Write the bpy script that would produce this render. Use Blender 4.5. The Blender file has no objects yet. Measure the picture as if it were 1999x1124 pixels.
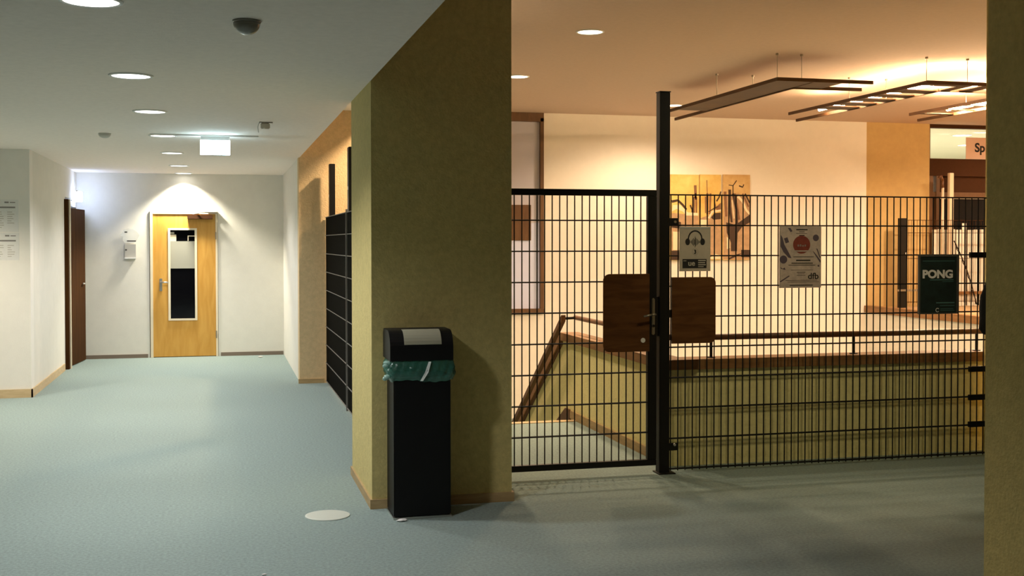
import bpy, bmesh, math, random
from math import radians as rad, pi, sin, cos
from mathutils import Vector, Matrix

random.seed(7)
sc = bpy.context.scene
col = sc.collection

# ------------------------------------------------------------------ camera
EYE = 1.55
cd = bpy.data.cameras.new('camera')
cd.sensor_width = 36.0
cd.lens = 2250.0 / 1999.0 * 36.0
cd.shift_y = -41.0 / 1999.0
cd.clip_start = 0.05
cam = bpy.data.objects.new('camera', cd)
col.objects.link(cam)
cam.matrix_world = (Matrix.Translation((0, 0, EYE)) @ Matrix.Rotation(rad(-14.2), 4, 'Z')
                    @ Matrix.Rotation(rad(90 - 1.2), 4, 'X') @ Matrix.Rotation(rad(-0.04), 4, 'Z'))
sc.camera = cam

# ------------------------------------------------------------------ world and exposure
w = bpy.data.worlds.new('world')
sc.world = w
w.use_nodes = True
w.node_tree.nodes['Background'].inputs[0].default_value = (0.02, 0.02, 0.025, 1)
w.node_tree.nodes['Background'].inputs[1].default_value = 0.2
sc.view_settings.view_transform = 'Standard'
sc.view_settings.look = 'None'
sc.view_settings.exposure = 0.2
sc.view_settings.gamma = 1.0
sc.view_settings.use_curve_mapping = False
try:
    sc.cycles.max_bounces = 10
    sc.cycles.diffuse_bounces = 6
    sc.cycles.sample_clamp_indirect = 6.0
    sc.cycles.use_denoising = True
except Exception:
    pass

# light levels of the lamps (built in the fixtures below)
CORR_W, CORR_C = 128.0, (1.0, 0.98, 0.97)      # corridor downlights
HALL_W, HALL_C = 300.0, (1.0, 0.72, 0.46)      # stair hall downlights
TUBE_S, TUBE_C = 400.0, (1.0, 0.66, 0.36)      # tubes on the hanging luminaires
FOYER_FILL_W = 105.0  # added foyer lamps, out of view
SIGN_S, SIGN_C = 22.0, (0.62, 0.90, 1.0)       # escape signs

# ------------------------------------------------------------------ materials
def mat(name, base, rough=0.8, metal=0.0, noise=0.0, scale=40.0, bump=0.0, bscale=150.0,
        emit=None, estr=0.0, alpha=1.0, trans=0.0, spec=0.5, coat=0.0, base2=None):
    m = bpy.data.materials.new(name)
    m.use_nodes = True
    nt = m.node_tree
    b = nt.nodes['Principled BSDF']
    b.inputs['Base Color'].default_value = (*base, 1)
    b.inputs['Roughness'].default_value = rough
    b.inputs['Metallic'].default_value = metal
    b.inputs['Specular IOR Level'].default_value = spec
    b.inputs['Alpha'].default_value = alpha
    b.inputs['Transmission Weight'].default_value = trans
    b.inputs['Coat Weight'].default_value = coat
    if emit:
        b.inputs['Emission Color'].default_value = (*emit, 1)
        b.inputs['Emission Strength'].default_value = estr
    tc = nt.nodes.new('ShaderNodeTexCoord')
    if noise > 0 or base2:
        n = nt.nodes.new('ShaderNodeTexNoise')
        n.inputs['Scale'].default_value = scale
        n.inputs['Detail'].default_value = 6
        n.inputs['Roughness'].default_value = 0.65
        nt.links.new(tc.outputs['Object'], n.inputs['Vector'])
        r = nt.nodes.new('ShaderNodeMix')
        r.data_type = 'RGBA'
        lo = tuple(c * (1 - noise) for c in base)
        hi = base2 if base2 else tuple(min(1, c * (1 + noise)) for c in base)
        r.inputs[6].default_value = (*lo, 1)
        r.inputs[7].default_value = (*hi, 1)
        mr = nt.nodes.new('ShaderNodeMapRange')
        mr.inputs['From Min'].default_value = 0.3
        mr.inputs['From Max'].default_value = 0.7
        nt.links.new(n.outputs['Fac'], mr.inputs['Value'])
        nt.links.new(mr.outputs['Result'], r.inputs[0])
        nt.links.new(r.outputs[2], b.inputs['Base Color'])
    if bump > 0:
        n2 = nt.nodes.new('ShaderNodeTexNoise')
        n2.inputs['Scale'].default_value = bscale
        n2.inputs['Detail'].default_value = 4
        nt.links.new(tc.outputs['Object'], n2.inputs['Vector'])
        bp = nt.nodes.new('ShaderNodeBump')
        bp.inputs['Strength'].default_value = bump
        bp.inputs['Distance'].default_value = 0.01
        nt.links.new(n2.outputs['Fac'], bp.inputs['Height'])
        nt.links.new(bp.outputs['Normal'], b.inputs['Normal'])
    return m

def wood(name, a, b_, scale=(3, 3, 30), rough=0.5, spec=0.4):
    m = mat(name, a, rough)
    nt = m.node_tree
    b = nt.nodes['Principled BSDF']
    tc = nt.nodes.new('ShaderNodeTexCoord')
    mp = nt.nodes.new('ShaderNodeMapping')
    mp.inputs['Scale'].default_value = scale
    n = nt.nodes.new('ShaderNodeTexNoise')
    n.inputs['Scale'].default_value = 1.0
    n.inputs['Detail'].default_value = 7
    n.inputs['Distortion'].default_value = 0.7
    cr = nt.nodes.new('ShaderNodeValToRGB')
    cr.color_ramp.elements[0].position = 0.35
    cr.color_ramp.elements[1].position = 0.68
    cr.color_ramp.elements[0].color = (*a, 1)
    cr.color_ramp.elements[1].color = (*b_, 1)
    nt.links.new(tc.outputs['Object'], mp.inputs['Vector'])
    nt.links.new(mp.outputs['Vector'], n.inputs['Vector'])
    nt.links.new(n.outputs['Fac'], cr.inputs['Fac'])
    nt.links.new(cr.outputs['Color'], b.inputs['Base Color'])
    b.inputs['Specular IOR Level'].default_value = spec
    return m

M = {}
M['white_wall'] = mat('white_plaster', (0.74, 0.71, 0.635), 0.9, noise=0.03, scale=6, bump=0.12, bscale=90)
M['hall_wall'] = mat('hall_plaster', (0.82, 0.78, 0.71), 0.9, noise=0.02, scale=8, bump=0.1, bscale=90)
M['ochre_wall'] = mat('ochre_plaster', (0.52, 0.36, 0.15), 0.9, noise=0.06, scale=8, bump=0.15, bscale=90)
M['olive'] = mat('olive_plaster', (0.60, 0.495, 0.195), 0.92, noise=0.12, scale=30, bump=0.5, bscale=70)
M['tan'] = mat('tan_plaster', (0.66, 0.49, 0.27), 0.92, noise=0.1, scale=30, bump=0.5, bscale=70)
M['parapet'] = mat('parapet_plaster', (0.84, 0.75, 0.36), 0.92, noise=0.08, scale=30, bump=0.4, bscale=70)
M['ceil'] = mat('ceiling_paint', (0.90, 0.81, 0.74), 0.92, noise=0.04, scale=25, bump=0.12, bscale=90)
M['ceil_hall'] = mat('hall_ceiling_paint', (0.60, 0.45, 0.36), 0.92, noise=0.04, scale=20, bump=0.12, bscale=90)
M['carpet'] = mat('teal_carpet', (0.275, 0.345, 0.325), 0.97, noise=0.22, scale=60, bump=0.5, bscale=260, spec=0.15)
M['base_wood'] = wood('beige_baseboard', (0.40, 0.27, 0.12), (0.50, 0.35, 0.17), (6, 6, 40))
M['base_light'] = wood('pale_baseboard', (0.55, 0.40, 0.22), (0.64, 0.48, 0.28), (6, 6, 40))
M['base_grey'] = mat('grey_baseboard', (0.20, 0.15, 0.11), 0.7)
M['door_wood'] = wood('honey_veneer', (0.55, 0.275, 0.045), (0.65, 0.355, 0.075), (14, 14, 2.0), 0.45)
M['cream_frame'] = mat('cream_frame_paint', (0.78, 0.68, 0.50), 0.5)
M['white_paint'] = mat('white_paint', (0.80, 0.80, 0.78), 0.45)
M['dark_door'] = wood('dark_brown_veneer', (0.040, 0.014, 0.002), (0.065, 0.024, 0.004), (20, 20, 2), 0.8, 0.1)
M['black_steel'] = mat('black_steel', (0.006, 0.005, 0.004), 0.45, spec=0.3)
M['wire'] = mat('anthracite_wire', (0.008, 0.008, 0.008), 0.6, spec=0.2)
M['panel_black'] = mat('black_sheet', (0.004, 0.0035, 0.002), 0.9, spec=0.03, noise=0.2, scale=30)
M['panel_wire'] = mat('grey_wire', (0.16, 0.15, 0.13), 0.5)
M['brown_board'] = wood('brown_plywood', (0.085, 0.032, 0.009), (0.135, 0.055, 0.016), (4, 4, 22), 0.8, 0.15)
M['coping'] = wood('brown_coping', (0.22, 0.105, 0.035), (0.30, 0.15, 0.055), (3, 3, 30), 0.5)
M['coping_dark'] = wood('dark_brown_rail', (0.10, 0.04, 0.013), (0.15, 0.06, 0.02), (8, 3, 8), 0.45)
M['lumi'] = wood('dark_brown_lacquer', (0.055, 0.024, 0.009), (0.085, 0.038, 0.014), (3, 3, 3), 0.6)
M['steel'] = mat('brushed_steel', (0.60, 0.58, 0.54), 0.3, 1.0)
M['dull_steel'] = mat('dull_steel', (0.36, 0.33, 0.27), 0.4, 0.9)
M['bin_black'] = mat('black_plastic', (0.004, 0.004, 0.004), 0.5, spec=0.25)
M['flap'] = mat('grey_flap', (0.34, 0.33, 0.24), 0.5)
M['liner'] = mat('green_film', (0.04, 0.17, 0.12), 0.18, alpha=0.66, noise=0.35, scale=14, bump=0.8, bscale=24, spec=0.8, coat=0.5)
M['paper'] = mat('white_paper', (0.74, 0.72, 0.68), 0.85, noise=0.03, scale=30)
M['grey_paper'] = mat('grey_paper', (0.52, 0.47, 0.39), 0.8, noise=0.08, scale=30)
M['poster_paper'] = mat('mottled_paper', (0.50, 0.41, 0.36), 0.75, noise=0.25, scale=24)
M['ink'] = mat('black_ink', (0.012, 0.010, 0.010), 0.7)
M['ink_red'] = mat('dark_red_ink', (0.20, 0.035, 0.020), 0.7, noise=0.2, scale=30)
M['ink_grey'] = mat('grey_ink', (0.22, 0.20, 0.18), 0.7)
M['ink_violet'] = mat('violet_ink', (0.09, 0.065, 0.085), 0.7)
M['pong_bg'] = mat('dark_green_print', (0.020, 0.026, 0.022), 0.45, base2=(0.025, 0.045, 0.038), noise=0.3, scale=9)
M['pong_frame'] = mat('grey_frame', (0.10, 0.095, 0.085), 0.5)
M['pong_text'] = mat('pale_print', (0.92, 0.88, 0.86), 0.7)
M['pong_teal'] = mat('teal_print', (0.10, 0.22, 0.21), 0.6)
M['glass_black'] = mat('black_glass', (0.003, 0.003, 0.004), 0.08, spec=0.25)
M['frost'] = mat('frosted_film', (0.34, 0.33, 0.27), 0.5)
M['mauve_glass'] = mat('mauve_grey_glass', (0.56, 0.56, 0.68), 0.12, coat=0.4)
M['lavender_glass'] = mat('lavender_white_glass', (0.66, 0.72, 1.0), 0.2, coat=0.4)
M['win_brown'] = wood('brown_window_frame', (0.10, 0.050, 0.022), (0.15, 0.075, 0.033), (12, 12, 3), 0.5)
M['brown_panel'] = mat('brown_fascia', (0.050, 0.020, 0.008), 0.8, spec=0.1, noise=0.08, scale=20)
M['cream_pole'] = mat('cream_pole_paint', (0.72, 0.58, 0.42), 0.5)
M['picket'] = mat('white_picket_paint', (0.82, 0.80, 0.72), 0.6)
M['fabric_black'] = mat('black_fabric', (0.006, 0.006, 0.007), 0.9, bump=0.4, bscale=60)
M['landing'] = mat('landing_floor', (0.42, 0.28, 0.15), 0.8, noise=0.1, scale=8)
M['clear_glass'] = mat('clear_glass', (0.95, 0.95, 0.92), 0.02, trans=1.0, alpha=0.25)
M['acrylic'] = mat('clear_acrylic', (0.80, 0.80, 0.77), 0.15, alpha=0.55)
M['grey_plate'] = mat('grey_plate', (0.42, 0.40, 0.36), 0.4)
M['detector'] = mat('detector_plastic', (0.55, 0.53, 0.47), 0.35)
M['detector_grey'] = mat('detector_grey', (0.20, 0.18, 0.145), 0.3, coat=0.6)
M['disc'] = mat('floor_disc_steel', (0.46, 0.50, 0.46), 0.45, 0.3, noise=0.1, scale=30)
M['disc_rim'] = mat('floor_disc_rim', (0.70, 0.74, 0.68), 0.4, 0.3)
M['vest'] = mat('vestibule_paint', (0.80, 0.78, 0.66), 0.9)
M['art_yellow'] = mat('yellow_paint', (0.70, 0.43, 0.09), 0.7, base2=(0.82, 0.60, 0.20), noise=0.2, scale=3)
M['art_ochre'] = mat('ochre_paint', (0.58, 0.34, 0.11), 0.7, base2=(0.72, 0.52, 0.24), noise=0.2, scale=3)
M['art_beige'] = mat('beige_paint', (0.42, 0.27, 0.15), 0.7, noise=0.2, scale=12)
M['art_dark'] = mat('umber_paint', (0.040, 0.018, 0.008), 0.7)
M['art_brown'] = mat('brown_paint', (0.20, 0.095, 0.045), 0.7, noise=0.2, scale=12)
M['art_cream'] = mat('cream_paint', (0.82, 0.66, 0.44), 0.7)
M['pink_paper'] = mat('pinkish_paper', (0.66, 0.46, 0.36), 0.8)
def emis(name, c, s):
    m = bpy.data.materials.new(name); m.use_nodes = True
    nt = m.node_tree; nt.nodes.clear()
    e = nt.nodes.new('ShaderNodeEmission'); o = nt.nodes.new('ShaderNodeOutputMaterial')
    e.inputs[0].default_value = (*c, 1); e.inputs[1].default_value = s
    nt.links.new(e.outputs[0], o.inputs[0])
    return m
for k_ in ('grey_paper', 'poster_paper'):
    nt = M[k_].node_tree
    b_ = nt.nodes['Principled BSDF']; o_ = nt.nodes['Material Output']
    tr = nt.nodes.new('ShaderNodeBsdfTranslucent'); tr.inputs[0].default_value = (0.75, 0.68, 0.55, 1)
    mx = nt.nodes.new('ShaderNodeMixShader'); mx.inputs[0].default_value = 0.18
    nt.links.new(b_.outputs[0], mx.inputs[1]); nt.links.new(tr.outputs[0], mx.inputs[2]); nt.links.new(mx.outputs[0], o_.inputs[0])
M['lamp_corr'] = emis('lit_corridor_lens', (1.0, 0.95, 0.86), 7.0)
M['lamp_hall'] = emis('lit_hall_lens', (1.0, 0.88, 0.68), 7.0)
M['tube'] = emis('lit_tube', TUBE_C, TUBE_S)
M['tube_dim'] = emis('dim_lit_tube', TUBE_C, TUBE_S * 0.28)
M['sign'] = emis('lit_sign_face', SIGN_C, SIGN_S)
M['sign2'] = emis('lit_wall_sign', (0.50, 0.64, 1.0), 24.0)

# ------------------------------------------------------------------ mesh builder
class MB:
    def __init__(s):
        s.bm = bmesh.new()
    def box(s, x0, x1, y0, y1, z0, z1, bev=0.0):
        r = bmesh.ops.create_cube(s.bm, size=1.0)
        vs = r['verts']
        for v in vs:
            v.co = Vector(((x0 + x1) / 2 + v.co.x * (x1 - x0), (y0 + y1) / 2 + v.co.y * (y1 - y0),
                           (z0 + z1) / 2 + v.co.z * (z1 - z0)))
        if bev > 0:
            es = list({e for v in vs for e in v.link_edges})
            bmesh.ops.bevel(s.bm, geom=es, offset=bev, segments=2, affect='EDGES')
        return s
    def tube(s, p0, p1, r, seg=8, r2=None, caps=True):
        p0 = Vector(p0); p1 = Vector(p1)
        d = p1 - p0
        q = d.to_track_quat('Z', 'Y').to_matrix().to_4x4()
        mtx = Matrix.Translation((p0 + p1) / 2) @ q
        bmesh.ops.create_cone(s.bm, cap_ends=caps, segments=seg, radius1=r, radius2=r if r2 is None else r2,
                              depth=d.length, matrix=mtx)
        return s
    def path(s, pts, r, seg=8):
        for a, b in zip(pts[:-1], pts[1:]):
            s.tube(a, b, r, seg)
        for p in pts[1:-1]:
            bmesh.ops.create_uvsphere(s.bm, u_segments=seg, v_segments=max(4, seg // 2), radius=r,
                                      matrix=Matrix.Translation(p))
        return s
    def poly(s, pts, thick):
        """extrude polygon pts (3D, planar) along vector thick"""
        vs = [s.bm.verts.new(p) for p in pts]
        f = s.bm.faces.new(vs)
        r = bmesh.ops.extrude_face_region(s.bm, geom=[f])
        nv = [g for g in r['geom'] if isinstance(g, bmesh.types.BMVert)]
        bmesh.ops.translate(s.bm, verts=nv, vec=Vector(thick))
        bmesh.ops.recalc_face_normals(s.bm, faces=s.bm.faces)
        return s
    def lathe(s, prof, center, seg=40, axis='Z'):
        """prof: list of (r, h)"""
        rings = []
        for r, h in prof:
            ring = []
            for k in range(seg):
                a = 2 * pi * k / seg
                p = Vector((r * cos(a), r * sin(a), h)) + Vector(center)
                ring.append(s.bm.verts.new(p))
            rings.append(ring)
        for a, b in zip(rings[:-1], rings[1:]):
            for k in range(seg):
                s.bm.faces.new((a[k], a[(k + 1) % seg], b[(k + 1) % seg], b[k]))
        if prof[0][0] > 1e-4: s.bm.faces.new(list(reversed(rings[0])))
        if prof[-1][0] > 1e-4: s.bm.faces.new(rings[-1])
        bmesh.ops.remove_doubles(s.bm, verts=s.bm.verts, dist=1e-5)
        bmesh.ops.recalc_face_normals(s.bm, faces=s.bm.faces)
        return s
    def build(s, name, m, parent=None, smooth=False):
        me = bpy.data.meshes.new(name)
        s.bm.to_mesh(me); s.bm.free()
        me.materials.append(m if not isinstance(m, str) else M[m])
        if smooth:
            for p in me.polygons: p.use_smooth = True
        o = bpy.data.objects.new(name, me)
        col.objects.link(o)
        if parent is not None:
            o.parent = parent
            o.matrix_parent_inverse = Matrix.Translation(parent.location).inverted() if parent.type == 'EMPTY' else Matrix()
        return o

def tag(o, label=None, cat=None, group=None, kind=None):
    if label: o['label'] = label
    if cat: o['category'] = cat
    if group: o['group'] = group
    if kind: o['kind'] = kind
    return o

def thing(name, loc, label=None, cat=None, group=None, kind=None):
    o = bpy.data.objects.new(name, None)
    o.empty_display_size = 0.1
    o.location = loc
    col.objects.link(o)
    return tag(o, label, cat, group, kind)

def struct(name, mb, m, label, cat):
    return tag(mb.build(name, m), label, cat, kind='structure')

def copy_tree(o, parent=None):
    c = o.copy(); col.objects.link(c)
    if parent is not None: c.parent = parent
    for ch in list(o.children): copy_tree(ch, c)
    return c

def text(name, body, size, loc, m, parent, bold=0.0, thick=0.0015, align='CENTER', xs=1.0, shear=0.0):
    """lettering standing upright and facing -Y"""
    cu = bpy.data.curves.new(name, 'FONT')
    cu.body = body; cu.size = size; cu.align_x = align; cu.align_y = 'CENTER'
    cu.extrude = thick; cu.offset = bold; cu.shear = shear
    t = bpy.data.objects.new(name + '_font', cu)
    col.objects.link(t)
    bpy.context.view_layer.update()
    dg = bpy.context.evaluated_depsgraph_get()
    me = bpy.data.meshes.new_from_object(t.evaluated_get(dg))
    bpy.data.objects.remove(t)
    me.transform(Matrix.Translation(loc) @ Matrix.Rotation(pi / 2, 4, 'X') @ Matrix.Diagonal((xs, 1, 1, 1)))
    me.materials.clear(); me.materials.append(M[m])
    o = bpy.data.objects.new(name, me)
    col.objects.link(o)
    if parent is not None:
        o.parent = parent
        if parent.type == 'EMPTY':
            o.matrix_parent_inverse = Matrix.Translation(parent.location).inverted()
    return o

def spot(name, loc, watts, color, size, blend, radius, parent, rot=(0, 0, 0)):
    l = bpy.data.lights.new(name, 'SPOT')
    l.energy = watts; l.color = color; l.spot_size = rad(size); l.spot_blend = blend
    l.shadow_soft_size = radius
    o = bpy.data.objects.new(name, l); col.objects.link(o)
    o.parent = parent
    o.matrix_parent_inverse = Matrix.Translation(parent.location).inverted()
    o.location = loc; o.rotation_euler = rot
    return o

# ------------------------------------------------------------------ dimensions
YB = 16.3          # back wall of the whole building part
CL = 2.49          # corridor ceiling
HC = 3.45          # hall ceiling
YF = 7.25          # plane of the mesh fence and gate
PX = 3.0           # left face of the parapet
SX = 9.9           # right side of the stairwell, edge of the raised landing
SZ = 0.53          # level of the raised landing

# ------------------------------------------------------------------ setting: floors, ceilings, walls
fl = MB()
fl.box(-7, 5.6, -4, 7.62, -0.25, 0)
fl.box(-7, 3.0, 7.62, 9.6, -0.25, 0)
fl.box(-7, 1.3, 9.6, YB, -0.25, 0)
struct('floor', fl, 'carpet', 'worn grey-green carpet floor of the corridor and hall', 'floor')
st = MB()
for k in range(6):
    st.box(1.3, 3.0, 9.6 + 0.29 * k, 9.6 + 0.29 * (k + 1) + (0.02), -0.17 * (k + 1) - 0.3, -0.17 * (k + 1))
st.box(1.3, SX, 9.6 + 0.29 * 6, YB, -1.32, -1.02)
st.box(3.12, SX, 7.6, 9.6 + 0.29 * 6, -1.32, -1.02)
struct('stairs', st, 'carpet', 'carpeted stairs going down behind the mesh gate', 'stairs')
nz = MB().box(1.3, 3.0, 9.52, 9.605, 0.0, 0.006)
struct('trim_1', nz, 'base_light', 'beige nosing strip at the top edge of the stairs', 'trim')
ld = MB().box(SX + 0.12, 14.2, 7.5, YB + 6, SZ - 0.25, SZ)
struct('floor_landing', ld, 'landing', 'raised landing floor at the right behind the stairwell', 'floor')

struct('ceiling', MB().box(-7, 0.85, -4, YB, CL, CL + 0.30), 'ceil', 'low grey-white ceiling of the corridor', 'ceiling')
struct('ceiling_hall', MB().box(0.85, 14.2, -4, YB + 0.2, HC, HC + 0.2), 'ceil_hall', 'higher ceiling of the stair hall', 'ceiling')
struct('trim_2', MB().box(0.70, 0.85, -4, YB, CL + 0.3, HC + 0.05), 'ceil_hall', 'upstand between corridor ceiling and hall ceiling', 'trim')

struct('wall_back_corridor', MB().box(-1.85, -0.93, YB, YB + 0.2, -0.05, CL + 0.1).box(-0.03, 0.85, YB, YB + 0.2, -0.05, CL + 0.1)
       .box(-0.93, -0.03, YB, YB + 0.2, 1.975, CL + 0.1), 'white_wall', 'white end wall of the corridor around the honey wood door', 'wall')
wb = MB()
wb.box(0.85, 4.0, YB, YB + 0.2, -1.3, HC + 0.05).box(4.0, 4.6, YB, YB + 0.2, -1.3, 0.52)
wb.box(4.6, SX, YB, YB + 0.2, -1.3, HC + 0.05).box(SX, 11.03, YB, YB + 0.2, -1.3, SZ)
struct('wall_back', wb, 'hall_wall', 'pale back wall of the stair hall', 'wall')
struct('wall_back_right', MB().box(SX, 11.03, YB, YB + 0.2, SZ, HC + 0.05), 'ochre_wall', 'ochre stretch of back wall above the raised landing', 'wall')  # darker ochre base colour than the rest of the back wall
struct('wall_stairwell_right', MB().box(SX, SX + 0.15, 7.6, YB, -1.3, SZ - 0.06), 'hall_wall', 'pale wall of the stairwell below the raised landing', 'wall')
struct('trim_3', MB().box(SX - 0.03, SX + 0.12, 7.6, YB - 0.01, SZ - 0.08, SZ + 0.025), 'coping', 'brown edge board of the raised landing', 'trim')
# left side of the corridor
struct('wall_left', MB().box(-2.05, -1.85, 12.6, 15.12, 0, CL).box(-2.05, -1.85, 16.22, YB, 0, CL).box(-2.05, -1.85, 15.12, 16.22, 2.12, CL)
       .box(-2.6, -2.05, 15.0, YB, 0, CL), 'white_wall', 'white left wall of the corridor with the dark door', 'wall')
struct('wall_left_front', MB().box(-7, -1.85, 12.4, 12.6, 0, CL), 'hall_wall', 'cream wall at the left edge with two timetables', 'wall')
struct('baseboard_left_front', MB().box(-7, -1.835, 12.385, 12.4, 0, 0.085), 'base_light', 'orange-beige wooden baseboard under the timetables', 'baseboard')
struct('baseboard_left', MB().box(-1.85, -1.835, 12.385, 14.9, 0, 0.085), 'base_light', 'beige wooden baseboard of the left corridor wall', 'baseboard')
struct('baseboard_back', MB().box(-1.85, -0.955, YB - 0.014, YB, 0, 0.05).box(0.0, 0.84, YB - 0.014, YB, 0, 0.05), 'base_grey', 'dark narrow baseboard of the corridor end wall', 'baseboard')
# outer shell behind and beside the camera
struct('wall_left_outer', MB().box(-7.2, -7, -4, 12.6, 0, CL), 'white_wall', 'outer left wall beyond the view', 'wall')
struct('wall_front', MB().box(-7, 14.2, -4.2, -4, 0, HC + 0.1), 'white_wall', 'wall behind the viewer', 'wall')
struct('wall_right_outer', MB().box(14.2, 14.4, -4, YB + 0.2, 0, HC + 0.1), 'hall_wall', 'outer right wall beyond the view', 'wall')
struct('wall_right', MB().box(5.44, 14.2, 7.15, 7.35, 0, HC), 'olive', 'wall behind the right column that ends the mesh fence', 'wall')
# right side of the corridor
struct('wall_corridor_right', MB().box(0.85, 1.1, 12.9, YB, 0, HC), 'white_wall', 'short white wall between far pillar and corridor end', 'wall')
struct('wall_far_pillar', MB().box(0.84, 1.75, 12.88, 13.1, 0, HC), 'tan', 'tan plaster wall end beyond the black panelled fence', 'wall')
struct('baseboard_far_pillar', MB().box(0.828, 1.11, 12.865, 12.88, 0, 0.05), 'base_wood', 'beige baseboard at the foot of the tan wall end', 'baseboard')
struct('trim_4', MB().box(0.85, 1.75, 7.72, 12.88, 3.02, 3.2), 'hall_wall', 'beam above the black panelled fence', 'trim')
pl = MB().box(0.85, 1.69, 6.69, 7.72, 0, HC)
struct('wall_near_pillar', pl, 'olive', 'broad olive plaster pillar behind the litter bin', 'pillar')
bb = MB().box(0.838, 1.702, 6.675, 6.69, 0, 0.055).box(0.838, 0.85, 6.69, 7.73, 0, 0.055).box(1.69, 1.702, 6.69, 7.73, 0, 0.055)
struct('baseboard_near_pillar', bb, 'base_wood', 'beige wooden baseboard around the olive pillar', 'baseboard')
struct('wall_right_column', MB().box(3.412, 4.4, 3.5, 4.6, 0, HC), 'olive', 'dark olive column filling the right edge', 'pillar')

# parapet round the stairwell: front leg and left leg that falls with the stairs
pp = MB()
pp.box(PX, 5.6, 7.45, 7.6, -1.2, 0.67)
slope = -0.665
zf = lambda y: 0.67 + slope * (y - 9.98)
pp.poly([(PX, 7.6, -1.2), (PX, 12.8, -1.2), (PX, 12.8, zf(12.8)), (PX, 9.98, 0.67), (PX, 7.6, 0.67)], (0.12, 0, 0))
struct('wall_parapet', pp, 'parapet', 'low olive parapet wall around the stairwell behind the fence', 'parapet')
cp = MB()
cp.box(PX - 0.025, 5.6, 7.43, 7.62, 0.67, 0.74)
cp.poly([(PX - 0.025, 7.62, 0.67), (PX - 0.025, 9.98, 0.67), (PX - 0.025, 12.8, zf(12.8)), (PX - 0.025, 12.8, zf(12.8) + 0.08),
         (PX - 0.025, 10.0, 0.74), (PX - 0.025, 7.62, 0.74)], (0.17, 0, 0))
struct('trim_5', cp, 'coping', 'brown wooden coping on top of the parapet', 'coping')
bp_ = MB()
bp_.box(PX - 0.014, PX, 7.45, 9.72, 0, 0.07)
struct('baseboard_parapet', bp_, 'base_wood', 'beige baseboard at the foot of the parapet inside the gate', 'baseboard')
bp_ = MB()
bp_.poly([(PX - 0.014, 9.72, -0.03), (PX - 0.014, 9.74, 0.072), (PX - 0.014, 9.87, 0.072), (PX - 0.014, 10.2, -0.11), (PX - 0.014, 10.2, -0.25)], (0.014, 0, 0))
struct('baseboard_stairs', bp_, 'coping_dark', 'dark brown baseboard that falls with the stairs', 'baseboard')

# ------------------------------------------------------------------ handrail on the parapet
hr = thing('handrail', (PX + 0.08, 7.52, 0.74), 'dark brown handrail on short posts along the parapet coping behind the fence', 'handrail')
r = MB()
zr = 0.885
r.path([(PX + 0.06, 9.80, zr), (PX + 0.06, 7.52, zr), (5.6, 7.52, zr)], 0.021, 10)
r.build('rail', 'coping_dark', hr, True)
MB().poly([(2.90, 9.70, 0.915), (2.90, 12.4, 0.915 - 0.678 * 2.7), (2.90, 12.4, 0.862 - 0.678 * 2.7), (2.90, 9.70, 0.862)], (0.04, 0, 0)).build('falling_rail', 'coping_dark', hr)
MB().tube((2.92, 9.76, 0.88), (PX + 0.06, 9.76, 0.885), 0.012, 8).build('rail_bracket', 'black_steel', hr)
for x in (3.35, 4.47, 5.5):
    MB().tube((x, 7.52, 0.735), (x, 7.52, zr), 0.011, 8).tube((x, 7.52, 0.738), (x, 7.52, 0.746), 0.03, 12).build('post', 'black_steel', hr)
# band that runs beside the falling rail
MB().poly([(PX - 0.012, 9.98, 0.655), (PX - 0.012, 12.7, 0.655 + slope * 2.72), (PX - 0.012, 12.7, 0.63 + slope * 2.72), (PX - 0.012, 9.98, 0.63)], (0.012, 0, 0)).build('lower_strip', 'coping_dark', hr)

# ------------------------------------------------------------------ mesh gate
def mesh_panel(x0, x1, pitch, rows, y, z0, z1, rv=0.0042, rh=0.0056):
    v = MB()
    n = int((x1 - x0) / pitch + 1e-6)
    for k in range(n + 1):
        x = x0 + k * pitch
        v.tube((x, y, z0), (x, y, z1), rv, 6)
    h = MB()
    for z in rows:
        for dy in (-rv - rh * 0.8, rv + rh * 0.8):
            h.tube((x0 - 0.01, y + dy, z), (x1 + 0.01, y + dy, z), rh * 0.8, 6)
    return v, h
gate = thing('mesh_gate', (1.74, YF, 0.06), 'black framed mesh gate left of the tall post, with a brown board behind its handle', 'gate')
g = MB()
gx0, gx1, gz0, gz1 = 1.735, 2.828, 0.058, 1.902
g.box(gx0, gx1, YF - 0.02, YF + 0.02, gz1 - 0.042, gz1, 0.003)
g.box(gx0, gx1, YF - 0.02, YF + 0.02, gz0, gz0 + 0.04, 0.003)
g.box(gx0, gx0 + 0.06, YF - 0.02, YF + 0.02, gz0 + 0.04, gz1 - 0.042, 0.003)
g.box(gx1 - 0.062, gx1, YF - 0.02, YF + 0.02, gz0 + 0.04, gz1 - 0.042, 0.003)
g.build('frame', 'black_steel', gate)
rows = [1.697 - 0.2025 * k for k in range(8)]
v, h = mesh_panel(1.798, 2.76, 0.0513, rows, YF, gz0 + 0.02, gz1 - 0.02)
v.build('vertical_wires', 'wire', gate); h.build('double_crossbars', 'wire', gate)
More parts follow.
